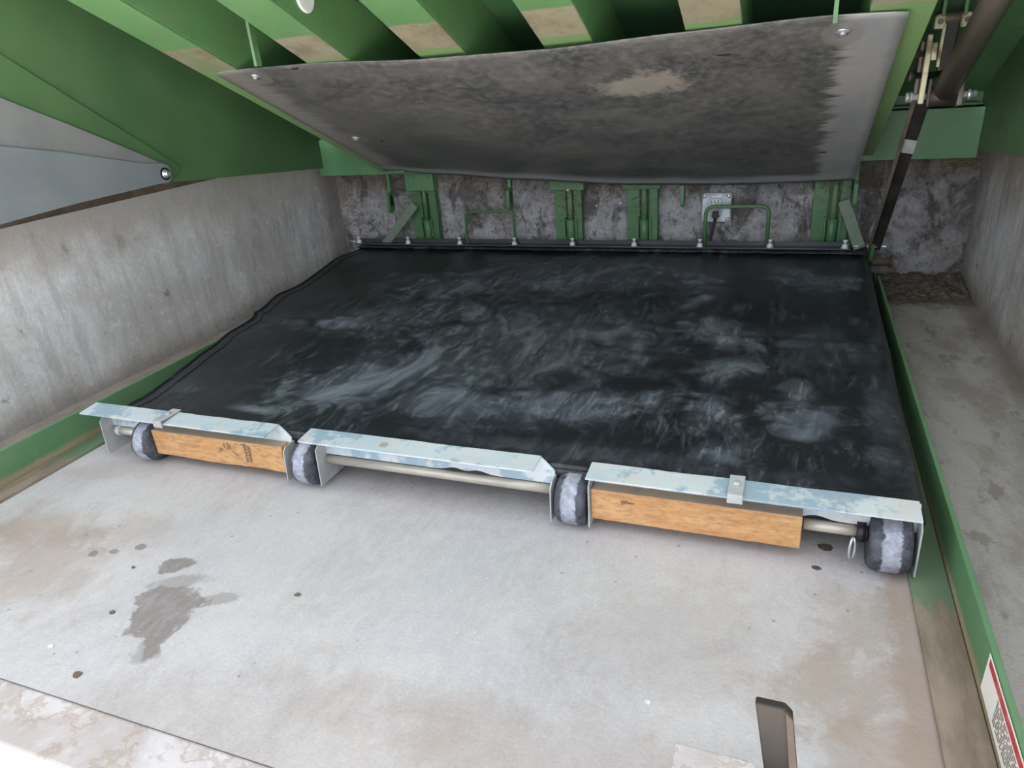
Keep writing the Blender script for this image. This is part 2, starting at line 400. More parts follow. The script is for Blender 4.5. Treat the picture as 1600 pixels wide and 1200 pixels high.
MAT['leaf'] = simple('dry_leaf', (164, 122, 96), (140, 98, 76), 60, .8)
MAT['ground'] = simple('pale_yard_concrete', (222, 219, 213), (206, 202, 196), 3, .8)
MAT['post'] = simple('dark_brown_steel', (44, 38, 35), (32, 28, 26), 12, .6, .2)
def mat_curb():
    t = NT('rusty_curb_plate')
    n1 = t.rng(t.noise(9, 8, .68, dist=.6), .40, .60)
    n2 = t.math('MAXIMUM', t.rng(t.math('ABSOLUTE', t.math('SUBTRACT', t.noise(9, 7, .65), .5)), .006, .03, 1, 0), t.rng(t.noise(25, 7, .7), .58, .66))
    col = t.mix(n1, lin((196, 188, 188)), lin((174, 163, 160)))
    col = t.mix(t.math('MULTIPLY', n2, .45), col, lin((160, 138, 120)))
    t.bump(n2, .3, .004)
    return t.out(col, .75, .1, .4)
MAT['curb'] = mat_curb()

# ------------------------------------------------------------------ mesh helpers
class MB:
    def __init__(self): self.v = []; self.f = []; self.s = []
    def add(self, vs, fs, smooth=False):
        o = len(self.v); self.v += [tuple(p) for p in vs]
        self.f += [tuple(i + o for i in q) for q in fs]; self.s += [smooth] * len(fs)
        return self
    def box(self, x0, x1, y0, y1, z0, z1):
        x0, x1 = min(x0, x1), max(x0, x1); y0, y1 = min(y0, y1), max(y0, y1); z0, z1 = min(z0, z1), max(z0, z1)
        vs = [(x, y, z) for z in (z0, z1) for y in (y0, y1) for x in (x0, x1)]
        return self.add(vs, [(0, 2, 3, 1), (4, 5, 7, 6), (0, 1, 5, 4), (2, 6, 7, 3), (0, 4, 6, 2), (1, 3, 7, 5)])
    def prism(self, poly, d):
        # poly: list of 3D points (planar), extruded by vector d
        n = len(poly); d = Vector(d)
        a = [Vector(p) for p in poly]; b = [p + d for p in a]
        nrm = Vector((0, 0, 0))
        for i in range(n): nrm += a[i].cross(a[(i + 1) % n])
        if nrm.dot(d) > 0: a, b = a[::-1], b[::-1]
        return self.add(a + b, [tuple(range(n)), tuple(range(2 * n - 1, n - 1, -1))] + [(i, i + n, (i + 1) % n + n, (i + 1) % n) for i in range(n)])
    def bar(self, p, q, w, h, up=(0, 0, 1), w2=None, h2=None):
        p, q = Vector(p), Vector(q); t = (q - p).normalized(); s = t.cross(Vector(up)).normalized(); n = s.cross(t)
        vs = []
        for c, ww, hh in ((p, w, h), (q, w2 or w, h2 or h)):
            for a, b in ((-1, -1), (1, -1), (1, 1), (-1, 1)): vs.append(c + s * ww * .5 * a + n * hh * .5 * b)
        return self.add(vs, [(3, 2, 1, 0), (4, 5, 6, 7)] + [(i, (i + 1) % 4, (i + 1) % 4 + 4, i + 4) for i in range(4)])
    def cyl(self, p, q, r0, r1=None, seg=20, cap=True):
        return self.tube([p, q], [r0, r0 if r1 is None else r1], seg, cap)
    def tube(self, pts, rad, seg=12, cap=True):
        pts = [Vector(p) for p in pts]; n = len(pts)
        if not isinstance(rad, (list, tuple)): rad = [rad] * n
        t0 = (pts[1] - pts[0]).normalized(); a = Vector((0, 0, 1)) if abs(t0.z) < .9 else Vector((1, 0, 0))
        nn = (a - t0 * a.dot(t0)).normalized(); vs = []
        for i in range(n):
            t = (pts[min(i + 1, n - 1)] - pts[max(i - 1, 0)]).normalized()
            nn = (nn - t * nn.dot(t)).normalized(); bb = t.cross(nn)
            for k in range(seg):
                an = 2 * math.pi * k / seg
                vs.append(pts[i] + (nn * math.cos(an) + bb * math.sin(an)) * rad[i])
        fs = [(i * seg + k, i * seg + (k + 1) % seg, (i + 1) * seg + (k + 1) % seg, (i + 1) * seg + k) for i in range(n - 1) for k in range(seg)]
        o = len(self.v); self.add(vs, fs, True)
        if cap:
            self.f += [tuple(o + k for k in range(seg - 1, -1, -1)), tuple(o + (n - 1) * seg + k for k in range(seg))]; self.s += [False, False]
        return self
    def lathe(self, c, axis, prof, seg=28):
        # prof: (distance along axis, radius)
        axis = Vector(axis).normalized(); a = Vector((0, 0, 1)) if abs(axis.z) < .9 else Vector((1, 0, 0))
        n = (a - axis * a.dot(axis)).normalized(); b = axis.cross(n); vs = []
        for d, rr in prof:
            for k in range(seg):
                an = 2 * math.pi * k / seg
                vs.append(Vector(c) + axis * d + (n * math.cos(an) + b * math.sin(an)) * rr)
        m = len(prof)
        fs = [(i * seg + k, i * seg + (k + 1) % seg, (i + 1) * seg + (k + 1) % seg, (i + 1) * seg + k) for i in range(m - 1) for k in range(seg)]
        o = len(self.v); self.add(vs, fs, True)
        self.f += [tuple(o + k for k in range(seg - 1, -1, -1)), tuple(o + (m - 1) * seg + k for k in range(seg))]; self.s += [False, False]
        return self
    def grid(self, fn, nu, nv, thick, smooth=True):
        # closed sheet: fn(u,v)->point, thick: offset vector to the other face
        th = Vector(thick); o = len(self.v); vs = []
        for j in range(nv + 1):
            for i in range(nu + 1): vs.append(Vector(fn(i / nu, j / nv)))
        N = len(vs); vs2 = [p + th for p in vs]; W = nu + 1; fs = []
        for j in range(nv):
            for i in range(nu):
                a = j * W + i; fs.append((a, a + 1, a + W + 1, a + W)); fs.append((N + a, N + a + W, N + a + W + 1, N + a + 1))
        for i in range(nu):
            a = i; fs.append((a, N + a, N + a + 1, a + 1)); a = nv * W + i; fs.append((a, a + 1, N + a + 1, N + a))
        for j in range(nv):
            a = j * W; fs.append((a, a + W, N + a + W, N + a)); a = j * W + nu; fs.append((a, N + a, N + a + W, a + W))
        return self.add(vs + vs2, fs, smooth)
    def build(self, name, mat, parent=None, bevel=0.0, sub=0):
        off = Vector((0, 0, 0)); p = parent
        while p is not None: off += Vector(p.location); p = p.parent
        if parent is None and self.v:
            # a lone mesh gets its origin at its base
            xs = [v[0] for v in self.v]; ys = [v[1] for v in self.v]; zs = [v[2] for v in self.v]
            loc = Vector(((min(xs) + max(xs)) / 2, (min(ys) + max(ys)) / 2, min(zs)))
        else: loc = Vector((0, 0, 0))
        me = bpy.data.meshes.new(name)
        me.from_pydata([tuple(Vector(v) - off - loc) for v in self.v], [], self.f)
        me.polygons.foreach_set('use_smooth', self.s); me.update()
        bm = bmesh.new(); bm.from_mesh(me); bmesh.ops.recalc_face_normals(bm, faces=bm.faces); bm.to_mesh(me); bm.free()
        me.materials.append(MAT[mat] if isinstance(mat, str) else mat)
        o = bpy.data.objects.new(name, me); C.objects.link(o); o.location = loc
        if parent is not None: o.parent = parent
        if bevel:
            b = o.modifiers.new('bevel', 'BEVEL'); b.width = bevel; b.segments = 2; b.limit_method = 'ANGLE'; b.angle_limit = .7
        return o

def tag(o, label, cat, group=None):
    o['label'] = label; o['category'] = cat
    if group: o['group'] = group
    return o
def struct(o):
    o['kind'] = 'structure'; return o
def thing(name, loc, label, cat, group=None):
    o = bpy.data.objects.new(name, None); C.objects.link(o); o.location = loc; o.empty_display_size = .05
    return tag(o, label, cat, group)
def copy_thing(src, delta, label=None, group=None):
    r_ = src.copy(); C.objects.link(r_); r_.location = Vector(src.location) + Vector(delta)
    if label: r_['label'] = label
    if group: r_['group'] = group
    for ch in src.children:
        c_ = ch.copy(); C.objects.link(c_); c_.parent = r_
        for g in ch.children:
            d_ = g.copy(); C.objects.link(d_); d_.parent = c_
    return r_
def interp(tab, x):
    if x <= tab[0][0]: return tab[0][1]
    for (a, b), (c, d) in zip(tab, tab[1:]):
        if x <= c:
            t = (x - a) / (c - a); t = t * t * (3 - 2 * t) * .5 + t * .5
            return b + (d - b) * t
    return tab[-1][1]
def nz(x, y, z=0.0): return mnoise.noise(Vector((x, y, z)))

# ------------------------------------------------------------------ setting
WX = 1.188
struct(MB().box(-WX, WX, -2.2175, .3, -.12, 0).build('floor', 'floor'))
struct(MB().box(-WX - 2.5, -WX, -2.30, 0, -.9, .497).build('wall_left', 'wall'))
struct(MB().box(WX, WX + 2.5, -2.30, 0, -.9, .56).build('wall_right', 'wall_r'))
def back_face(u_, v_):
    x = -WX - .3 + (2 * WX + .6) * u_; z = .56 * v_
    return (x, -.006 + .010 * nz(x * 7, z * 7) + .005 * nz(x * 23, z * 23), z)
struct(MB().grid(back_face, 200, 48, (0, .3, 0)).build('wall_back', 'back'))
struct(MB().box(-WX - 2.5, -WX - .004, -2.30, 0, .497, .56).build('trim_1', 'rust'))
struct(MB().box(-WX, WX, -2.300, -2.2185, -.12, .002).build('trim_2', 'curb', bevel=.004))
struct(MB().box(-WX, WX, -2.300, -2.20, -.9, -.121).build('wall_front', 'ground'))
struct(MB().box(-6, 6, -9, -2.30, -1.0, -.9).build('ground', 'ground'))

struct(MB().box(-7, 7, .34, .64, -.9, 5.9).build('wall_sun_block', 'ground'))  # unseen building wall, added and sized to shade the pit from the sun
# side angles on the pit floor
def side_angle(xin, sgn, y0, y1, label):
    t = thing('side_angle', (xin, (y0 + y1) / 2, 0), label, 'steel angle', 'side angles on the pit floor')
    MB().box(xin, xin + sgn * .008, y0, y1, 0, .082).build('upright_leg', 'angle', t, bevel=.0015)
    MB().box(xin - sgn * .001, xin - sgn * .055, y0, y1, 0, .007).build('floor_leg', 'leg', t, bevel=.0015)
    return t
side_angle(-.9426, -1, -2.21, -.12, 'long green steel angle on the pit floor beside the left wall')
side_angle(.9132, 1, -2.21, -.25, 'long green steel angle on the floor right of the black bag')

# ------------------------------------------------------------------ raised deck
TH = math.radians(24.5); CO, SI = math.cos(TH), math.sin(TH)
def D(x, s, n): return Vector((x, -.1 - s * CO + n * SI, .42 + s * SI + n * CO))
deck = thing('loading_deck', (0, -.1, .42), 'raised green steel loading deck with lengthwise beams above the pit', 'deck')
def dbox(x0, x1, s0, s1, n0, n1):
    vs = [D(x, s, n) for n in (n0, n1) for s in (s0, s1) for x in (x0, x1)]
    return MB().add(vs, [(0, 2, 3, 1), (4, 5, 7, 6), (0, 1, 5, 4), (2, 6, 7, 3), (0, 4, 6, 2), (1, 3, 7, 5)])
HB = .16
dbox(-1.108, 1.148, .0, 1.80, HB, HB + .010).build('deck_plate', 'green', deck)
for (a, b) in ((-.904, -.780), (-.552, -.430), (-.237, -.115), (.082, .199), (.404, .520), (.757, .870)):
    bm_ = dbox(a, b, .02, 1.78, 0, .006)
    for wv in ((a, a + .006), (b - .006, b)):
        q = dbox(wv[0], wv[1], .02, 1.78, .006, HB); bm_.add(q.v, q.f)
    bo = bm_.build('beam', 'beam', deck, bevel=.002)
    if abs(a + .552) < 1e-4:
        cp = MB().lathe((-.430, -1.105, .948), (1, 0, 0), [(0, .034), (.003, .034), (.005, .030)])  # white disc put in for a blown-out spot of light on the web
        o = cp.build('light_spot_disc', 'white', bo); o['label'] = 'white round disc standing in for a bright spot of light'
MB().box(-1.108, 1.148, -.104, -.098, .567, .66).build('rear_plate', 'green', deck)
# weld beads along the top of each beam web
wb = MB()
for b in (-.780, -.430, -.115, .199, .520):
    for k in range(5):
        s0 = .95 + .28 * k + random.uniform(-.03, .03)
        wb.tube([D(b + .004, s0 + j * .012, HB - .004 + random.uniform(-.001, .001)) for j in range(8)], [.0035 + random.uniform(0, .002) for _ in range(8)], 6)
o = wb.build('weld_bead', 'green', deck); o['kind'] = 'stuff'
for x, s in ((-.65, 1.03), (.695, .98)):
    p_ = D(x, s, 0); MB().box(x - .004, x + .004, p_.y - .010, p_.y + .010, p_.z - .03, p_.z + .17).build('stiffener', 'green_old', deck)
# side plates
XL = -1.10
sk = [(XL, -.205, .456), (XL, -.985, .529), (XL, -1.30, .60), (XL, -1.68, .82), tuple(D(XL, 1.8, .162)), tuple(D(XL, .02, .162)), (XL, -.205, .56)]
MB().prism(sk, (-.008, 0, 0)).build('side_plate', 'green_skirt', deck)
lw = [(XL + .007, -1.055, .654), (XL + .007, -1.377, .882), (XL + .007, -1.66, 1.083), (XL + .007, -1.66, .80), (XL + .007, -1.30, .595), (XL + .007, -.99, .525), (XL + .007, -.93, .565)]
MB().prism(lw, (-.006, 0, 0)).build('lower_guard', 'green_skirt', deck, bevel=.001)
XR = 1.14
sr = [(XR, -.183, .443), (XR, -.643, .486), (XR, -1.3, .60), (XR, -1.68, .82), tuple(D(XR, 1.8, .162)), tuple(D(XR, .02, .162)), (XR, -.16, .56)]
MB().prism(sr, (.008, 0, 0)).build('side_plate', 'green_skirt', deck)

# grey folding guard on the left side
g = thing('toe_guard', (-1.083, -1.25, .53), 'grey two-leaf toe guard plate hanging over the left wall', 'guard plate')
XG = -1.086
def arc(cy, cz, rr, a0, a1, n=7): return [(cy + rr * math.cos(math.radians(a0 + (a1 - a0) * k / n)), cz + rr * math.sin(math.radians(a0 + (a1 - a0) * k / n))) for k in range(n + 1)]
up = [(-1.80, .965), (-1.423, .793), (-1.265, .718), (-1.112, .642)] + arc(-1.018, .560, .030, 70, -60) + [(-1.80, .55)]
MB().prism([(XG, y, z) for y, z in up], (-.004, 0, 0)).build('upper_leaf', 'guard2', g, bevel=.001)
lo = [(-1.80, .765), (-1.463, .690), (-1.307, .656), (-1.083, .598)] + arc(-1.014, .560, .028, 75, -80) + [(-1.036, .534), (-1.317, .531), (-1.80, .512)]
MB().prism([(XG + .006, y, z) for y, z in lo], (-.004, 0, 0)).build('lower_leaf', 'guard', g, bevel=.001)
bo = MB().lathe((XG + .006, -1.012, .558), (1, 0, 0), [(0, .013), (.004, .013), (.004, .008), (.012, .008), (.014, .006)], 16).build('pivot_bolt', 'chrome', g)
MB().lathe((XG + .006, -1.012, .558), (1, 0, 0), [(0, .018), (.002, .018)], 20).build('washer', 'plastic', g)

# hanging sheet under the beams
sheet = thing('wear_sheet', (0, -.55, .60), 'large dark grey sagging sheet fixed under the deck beams', 'sheet')
REAR = [(-.86, 0.0), (-.58, .021), (-.325, .044), (.10, .072), (.467, .078), (.66, .076), (.83, .070)]
FRONT = [(-.86, -.003), (-.55, .004), (-.213, .022), (.105, .025), (.405, .014), (.678, .004), (.83, .005)]
def sheet_pt(u_, v_):
    x = -.857 + 1.682 * u_
    s = .035 + .917 * v_
    a = interp(REAR, x); b = interp(FRONT, x)
    w = (1 - v_) ** 1.15
    d = b + (a - b) * w + .022 * math.sin(math.pi * v_) * math.sin(math.pi * min(1, max(0, u_))) 
    # the rear lip curls
    lip = max(0, 1 - v_ / .10)
    d += (.012 * lip * lip - .012) * math.sin(math.pi * u_) ** .6
    p = D(x, s, -.004)
    return (p.x, p.y, p.z - d)
MB().grid(sheet_pt, 70, 50, (0, 0, -.003)).build('sheet', 'sheet', sheet)
def sheet_at(x, s):
    return Vector(sheet_pt((x + .857) / 1.682, (s - .035) / .917)) + Vector((0, 0, -.003))
for (x, y, big) in ((-.75, -.93, 1), (.714, -.915, 1), (-.746, -.49, 1)):
    s = (-y - .1) / CO; c = sheet_at(x, s)
    MB().lathe(c, (0, -SI, -CO), [(0, .014), (.003, .014), (.003, .008), (.008, .007), (.009, .004)], 16).build('screw', 'chrome', sheet)
for (x, y, w) in ((-.60, -.955, .010), (.48, -.88, .014), (.719, -.35, .008), (.50, -.32, .007), (-.66, -.47, .006)):
    s = (-y - .1) / CO; c = sheet_at(x, s)
    q = MB().box(-w, w, -.003, .003, -.0008, .0008); q.v = [(c.x + a, c.y + b, c.z + cc - b * .4557 - .0012) for a, b, cc in q.v]
    q.build('slot', 'plastic', sheet)

# ------------------------------------------------------------------ rear frame on the wall
rear = thing('rear_frame', (0, -.06, .10), 'green steel hinge frame with posts along the rear wall', 'frame')
MB().box(-1.184, 1.150, -.118, -.108, .413, .565).build('header_plate', 'green_lt', rear, bevel=.002)
MB().box(-1.184, 1.150, -.118, -.03, .555, .566).build('header_ledge', 'green_lt', rear, bevel=.002)
wl = MB(); wl.tube([(.88 + .25 * k / 24, -.120, .567 + random.uniform(-.001, .001)) for k in range(25)], [.004 + random.uniform(0, .002) for _ in range(25)], 6)
wl.build('weld_bead', 'green_old', rear)
MB().box(-.865, -.765, -.165, -.12, .424, .432).build('beam_foot', 'green_lt', rear, bevel=.002)
def post(x0, x1, ztop, capw, capz, capm):
    w = x1 - x0
    p = MB().box(x0, x0 + w * .42, -.034, -.012, 0.0, ztop).build('support_post', 'green', rear, bevel=.0015)
    MB().box(x0 + w * .42, x1, -.020, -.012, 0.0, ztop).build('back_plate', 'green', p)
    MB().box(x1 - .030, x1, -.042, -.020, 0.0, ztop).build('rib', 'green', p, bevel=.0015)
    xc = x0 + w * .58
    MB().cyl((xc, -.040, .20), (xc, -.040, ztop), .010, seg=14).build('pipe', 'green_old' if capm else 'green', p)
    MB().lathe((xc, -.040, .08), (0, 0, 1), [(0, .0165), (.085, .0165), (.135, .0185), (.138, .012)], 18).build('sleeve', 'green', p)
    MB().box(xc - .026, xc - .020, -.05, -.02, .15, .225).build('fin', 'green', p)
    MB().box(xc + .020, xc + .026, -.05, -.02, .15, .225).build('fin', 'green', p)
    MB().box(x0 - capw, x1 + capw, -.056, -.010, capz, capz + .07).build('cap_block', 'green_old' if capm else 'green_lt', p, bevel=.003)
post(-.825, -.706, .40, .004, .335, False)
post(-.203, -.095, .36, .014, .328, True)
post(.076, .190, .36, .012, .328, True)
post(.713, .826, .37, .006, .345, True)
def hook(x, ztop, zbot, w, slot=True):
    h = MB(); yb_, yf_ = -.100, -.100 - w; rr = w / 2; yc = (yb_ + yf_) / 2
    poly = [(yb_, ztop), (yb_, zbot + rr)] + [(yc + rr * math.cos(math.radians(-a)), zbot + rr + rr * math.sin(math.radians(-a))) for a in range(20, 180, 20)] + [(yf_, zbot + rr), (yf_, zbot + .075), (yf_ + w * .55, zbot + .085), (yf_ + w * .55, ztop)]
    h.prism([(x, y, z) for y, z in poly], (-.012, 0, 0))
    o_ = h.build('hook_plate', 'green', rear, bevel=.0015)
    MB().prism([(x + .0008, yc + .010 * math.cos(a * .5236), zbot + rr + .012 + (.026 if math.sin(a * .5236) > 0.01 else 0) + .010 * math.sin(a * .5236)) for a in range(12)], (-.001, 0, 0)).build('slot_shadow', 'plastic', o_)
hook(-.862, .42, .262, .045)
hook(-.345, .42, .270, .045)
hook(.296, .40, .275, .030)
hook(.838, .41, .270, .040)

# diagonal braces
tag(MB().bar((-.785, -.075, .285), (-.945, -.085, .125), .034, .006, up=(0, 1, 0)).build('brace_bar', 'greygreen', bevel=.001), 'slanted grey-green brace bar beside the leftmost rear post', 'brace', 'diagonal braces at the rear wall')
tag(MB().bar((.803, -.085, .285), (.868, -.085, .128), .036, .006, up=(0, 1, 0)).build('brace_bar', 'greygreen', bevel=.001), 'slanted grey-green brace bar beside the rightmost rear post', 'brace', 'diagonal braces at the rear wall')

# bent rod handles
def handle(x0, x1, zt, rad, rc, label):
    pts = [(x0, -.082, .115)]
    pts += [(x0 + rc - rc * math.cos(math.radians(a)), -.082, zt - rc + rc * math.sin(math.radians(a))) for a in range(0, 91, 15)]
    pts += [(x1 - rc + rc * math.cos(math.radians(a)), -.082, zt - rc + rc * math.sin(math.radians(a))) for a in range(90, -1, -15)]
    pts += [(x1, -.082, .115)]
    return tag(MB().tube(pts, rad, 12).build('rod_handle', 'green', None), label, 'handle', 'bent rod handles behind the bag')
handle(-.561, -.357, .256, .0055, .020, 'thin green bent rod handle left of the centre posts')
handle(.366, .575, .268, .0066, .026, 'green bent rod handle in front of the electrical outlet')

# ------------------------------------------------------------------ outlet and cord
ox, oz, os_ = .3454, .2036, .102
out = thing('electrical_outlet', (ox + os_ / 2, -.02, oz), 'square metal outlet cover on the rear wall', 'outlet')
def rrect(x0, x1, z0, z1, rr, y):
    pts = []
    for cx, cz, a0 in ((x1 - rr, z0 + rr, -90), (x1 - rr, z1 - rr, 0), (x0 + rr, z1 - rr, 90), (x0 + rr, z0 + rr, 180)):
        pts += [(cx + rr * math.cos(math.radians(a0 + k * 22.5)), y, cz + rr * math.sin(math.radians(a0 + k * 22.5))) for k in range(5)]
    return pts
MB().prism(rrect(ox, ox + os_, oz, oz + os_, .008, -.030), (0, .030, 0)).build('box_rim', 'galv_dull', out, bevel=.001)
cxo, czo = ox + os_ / 2, oz + os_ / 2
face = []
hw = os_ / 2 - .003; nr = .016
for sx, sz in ((1, -1), (1, 1), (-1, 1), (-1, -1)):
    c_ = (cxo + sx * hw, czo + sz * hw)
    arcp = [(c_[0] - sx * nr * math.cos(math.radians(k * 22.5)), c_[1] - sz * nr * math.sin(math.radians(k * 22.5))) for k in range(5)]
    face += [(p[0], -.034, p[1]) for p in (arcp if sx * sz < 0 else arcp[::-1])]
MB().prism(face, (0, .005, 0)).build('cover_plate', 'outlet', out, bevel=.0008)
for sx in (-1, 1):
    for sz in (-1, 1):
        MB().lathe((cxo + sx * .041, -.0305, czo + sz * .041), (0, -1, 0), [(0, .0055), (.003, .0055), (.004, .003)], 12).build('screw', 'chrome', out)
for dz in (.021, -.019):
    fc = MB().prism([(cxo + .017 * math.cos(math.radians(a)), -.0375, czo + dz + max(-.012, min(.012, .017 * math.sin(math.radians(a))))) for a in range(0, 360, 20)], (0, .004, 0)).build('receptacle', 'ivory', out); MB().tube([(cxo + .0178 * math.cos(math.radians(a)), -.0342, czo + dz + max(-.0128, min(.0128, .0178 * math.sin(math.radians(a))))) for a in range(0, 361, 15)], .0007, 6).build('gap', 'plastic', fc)
    for dx, hh in ((-.0065, .0045), (.0065, .0055)):
        MB().box(cxo + dx - .0011, cxo + dx + .0011, -.0382, -.0374, czo + dz - hh + .002, czo + dz + hh + .002).build('slot', 'plastic', fc)
    MB().lathe((cxo, -.0374, czo + dz - .008), (0, -1, 0), [(0, .0024), (.0008, .0024)], 10).build('slot', 'plastic', fc)
cord = thing('power_cord', (cxo, -.06, oz + .02), 'black plug and cord hanging from the metal outlet', 'cord')
zc = czo - .019
pl = MB(); pl.prism(rrect(cxo - .0115, cxo + .0105, zc - .013, zc + .010, .004, -.060), (0, .024, 0))
pl.build('plug', 'plastic', cord, bevel=.002)
for dx in (-.0028, .0028):
    MB().tube([(cxo + dx, -.055, zc - .010), (cxo + dx - .002, -.062, zc - .03), (cxo + dx - .012, -.066, zc - .08), (cxo + dx - .02, -.07, .10)], .0026, 8).build('cable', 'plastic', cord)

# ------------------------------------------------------------------ air bag
LEFT = [(-1.66, -.785), (-1.55, -.775), (-1.403, -.80), (-1.249, -.835), (-1.11, -.882), (-1.02, -.890), (-.922, -.910), (-.757, -.962), (-.476, -.992), (-.29, -1.036), (-.164, -1.030), (-.08, -1.045)]
def bag_left(y): return interp(LEFT, y) + .003 * math.sin(y * 17)
def bag_right(y): return .893 + .014 * (y + .3) if y < -.3 else .893
def bag_z(x, y):
    z = .109 + .006 * nz(x * 2.1, y * 2.6, 3) + .0035 * nz(x * 6, y * 5, 8)
    yc = -.955 + .03 * math.sin(x * 3 + .5)
    z += .009 * math.exp(-((y - yc) / .016) ** 2) * (1 if (x > .35 or x < -.45) else .25)
    z -= .004 / (1 + math.exp(-(yc - y) / .02)) * (1 if x < -.3 else .4)
    # left flap rises over the side angle
    e = (x - bag_left(y)) / .16
    if e < 1: z += .012 * (1 - e) ** 2 + .005 * (1 - e) * math.sin(y * 13)
    # front rounds over
    if y < -1.575: z -= .008 * ((-1.575 - y) / .037) ** 2
    if y > -.14: z += .006 * (y + .14) / .06
    er = (bag_right(y) - x) / .02
    if er < 1: z -= .012 * (1 - er) ** 2
    return z
def bag_mesh():
    m = MB(); nu, nv = 110, 110; W = nu + 1; vs = []; fs = []
    def P(i, j):
        v_ = j / nv; y = -1.612 + (1.612 - .085) * v_
        a, b = bag_left(y), bag_right(y); x = a + (b - a) * i / nu
        return x, y
    for j in range(nv + 1):
        for i in range(W):
            x, y = P(i, j); vs.append((x, y, bag_z(x, y)))
    N = len(vs)
    for j in range(nv + 1):
        for i in range(W):
            x, y = P(i, j)
            k = min(1, max(0, (x + .86) / .05))
            kk = min(1, max(0, (-1.50 - y) / .06))
            zb = .100 + (.012 - .100) * k
            zb = zb + (.080 - zb) * kk if x > -.86 else zb
            vs.append((x, y, min(zb, vs[j * W + i][2] - .003)))
    for j in range(nv):
        for i in range(nu):
            a = j * W + i; fs.append((a, a + 1, a + W + 1, a + W)); fs.append((N + a, N + a + W, N + a + W + 1, N + a + 1))
    for i in range(nu):
        a = i; fs.append((a, N + a, N + a + 1, a + 1)); a = nv * W + i; fs.append((a, a + 1, N + a + 1, N + a))
    for j in range(nv):
        a = j * W; fs.append((a, a + W, N + a + W, N + a)); a = j * W + nu; fs.append((a, N + a, N + a + W, a + W))
    return m.add(vs, fs, True)
bag = thing('air_bag', (0, -.87, 0), 'flat black vinyl air bag with chalky smears lying in the pit', 'air bag')
bag_mesh().build('bag_body', 'bag', bag)
MB().tube([(bag_left(y) - .001, y, bag_z(bag_left(y), y) - .001) for y in [-1.60 + 1.5 * k / 90 for k in range(91)]], .0040, 8).build('edge_hem', 'bag', bag)
MB().tube([(bag_left(y) + .030, y, bag_z(bag_left(y) + .030, y) + .0005) for y in [-1.60 + 1.5 * k / 90 for k in range(91)]], .0014, 6).build('seam', 'bag', bag)
# rolled front edge seen between the brackets
for a, b in ((-.316, -.246), (.263, .346)):
    MB().tube([(a + (b - a) * k / 6, -1.606, .101) for k in range(7)], .007, 10).build('front_roll', 'bag', bag)
# ragged rear edge
re_ = MB()
re_.grid(lambda a, b: (-1.05 + 1.94 * a, -.135 + .06 * b + (.006 * nz(a * 60, 2) if b < .5 else 0), .1235 + .003 * nz(a * 25, b * 3, 5)), 120, 2, (0, 0, -.004))
re_.build('rear_flap', 'bag', bag)

# rear clamp bar with bolts
cb = thing('clamp_bar', (-.12, -.1, .12), 'black clamp bar with zinc bolts along the rear edge of the bag', 'clamp bar')
MB().add(*(lambda q: (q.v, q.f))(MB().prism([(-1.075, -.112, .127), (-1.075, -.072, .127), (-1.075, -.072, .146), (-1.075, -.077, .146), (-1.075, -.077, .132), (-1.075, -.112, .132)], (1.915, 0, 0)))).build('bar', 'clamp', cb, bevel=.001)
b0 = None
for k in range(9):
    x = -1.062 + .2355 * k; base = (x, -.098, .131)
    bt = MB().lathe(base, (0, 0, 1), [(0, .012), (.003, .012)], 16).build('bolt', 'zinc', cb) if b0 is None else b0.copy()
    if b0 is None:
        b0 = bt
        nut = MB().lathe((x, -.098, .133), (0, 0, 1), [(0, .0098), (.010, .0098)], 6).build('nut', 'zinc', bt)
        stud = MB().lathe((x, -.098, .141), (0, 0, 1), [(0, .0052), (.012, .0052), (.013, .0078), (.016, .0078), (.018, .005)], 12).build('stud', 'zinc', bt)
    else:
        C.objects.link(bt); bt.parent = cb; bt.location = (b0.location.x + .2355 * k, b0.location.y, b0.location.z)
        for ch in (nut, stud):
            c_ = ch.copy(); C.objects.link(c_); c_.parent = bt
for x, s in ((-1.085, -1), (.845, 1)):
    MB().cyl((x, -.09, .136), (x + s * .03, -.09, .136), .0028, seg=8).build('end_pin', 'chrome', cb)

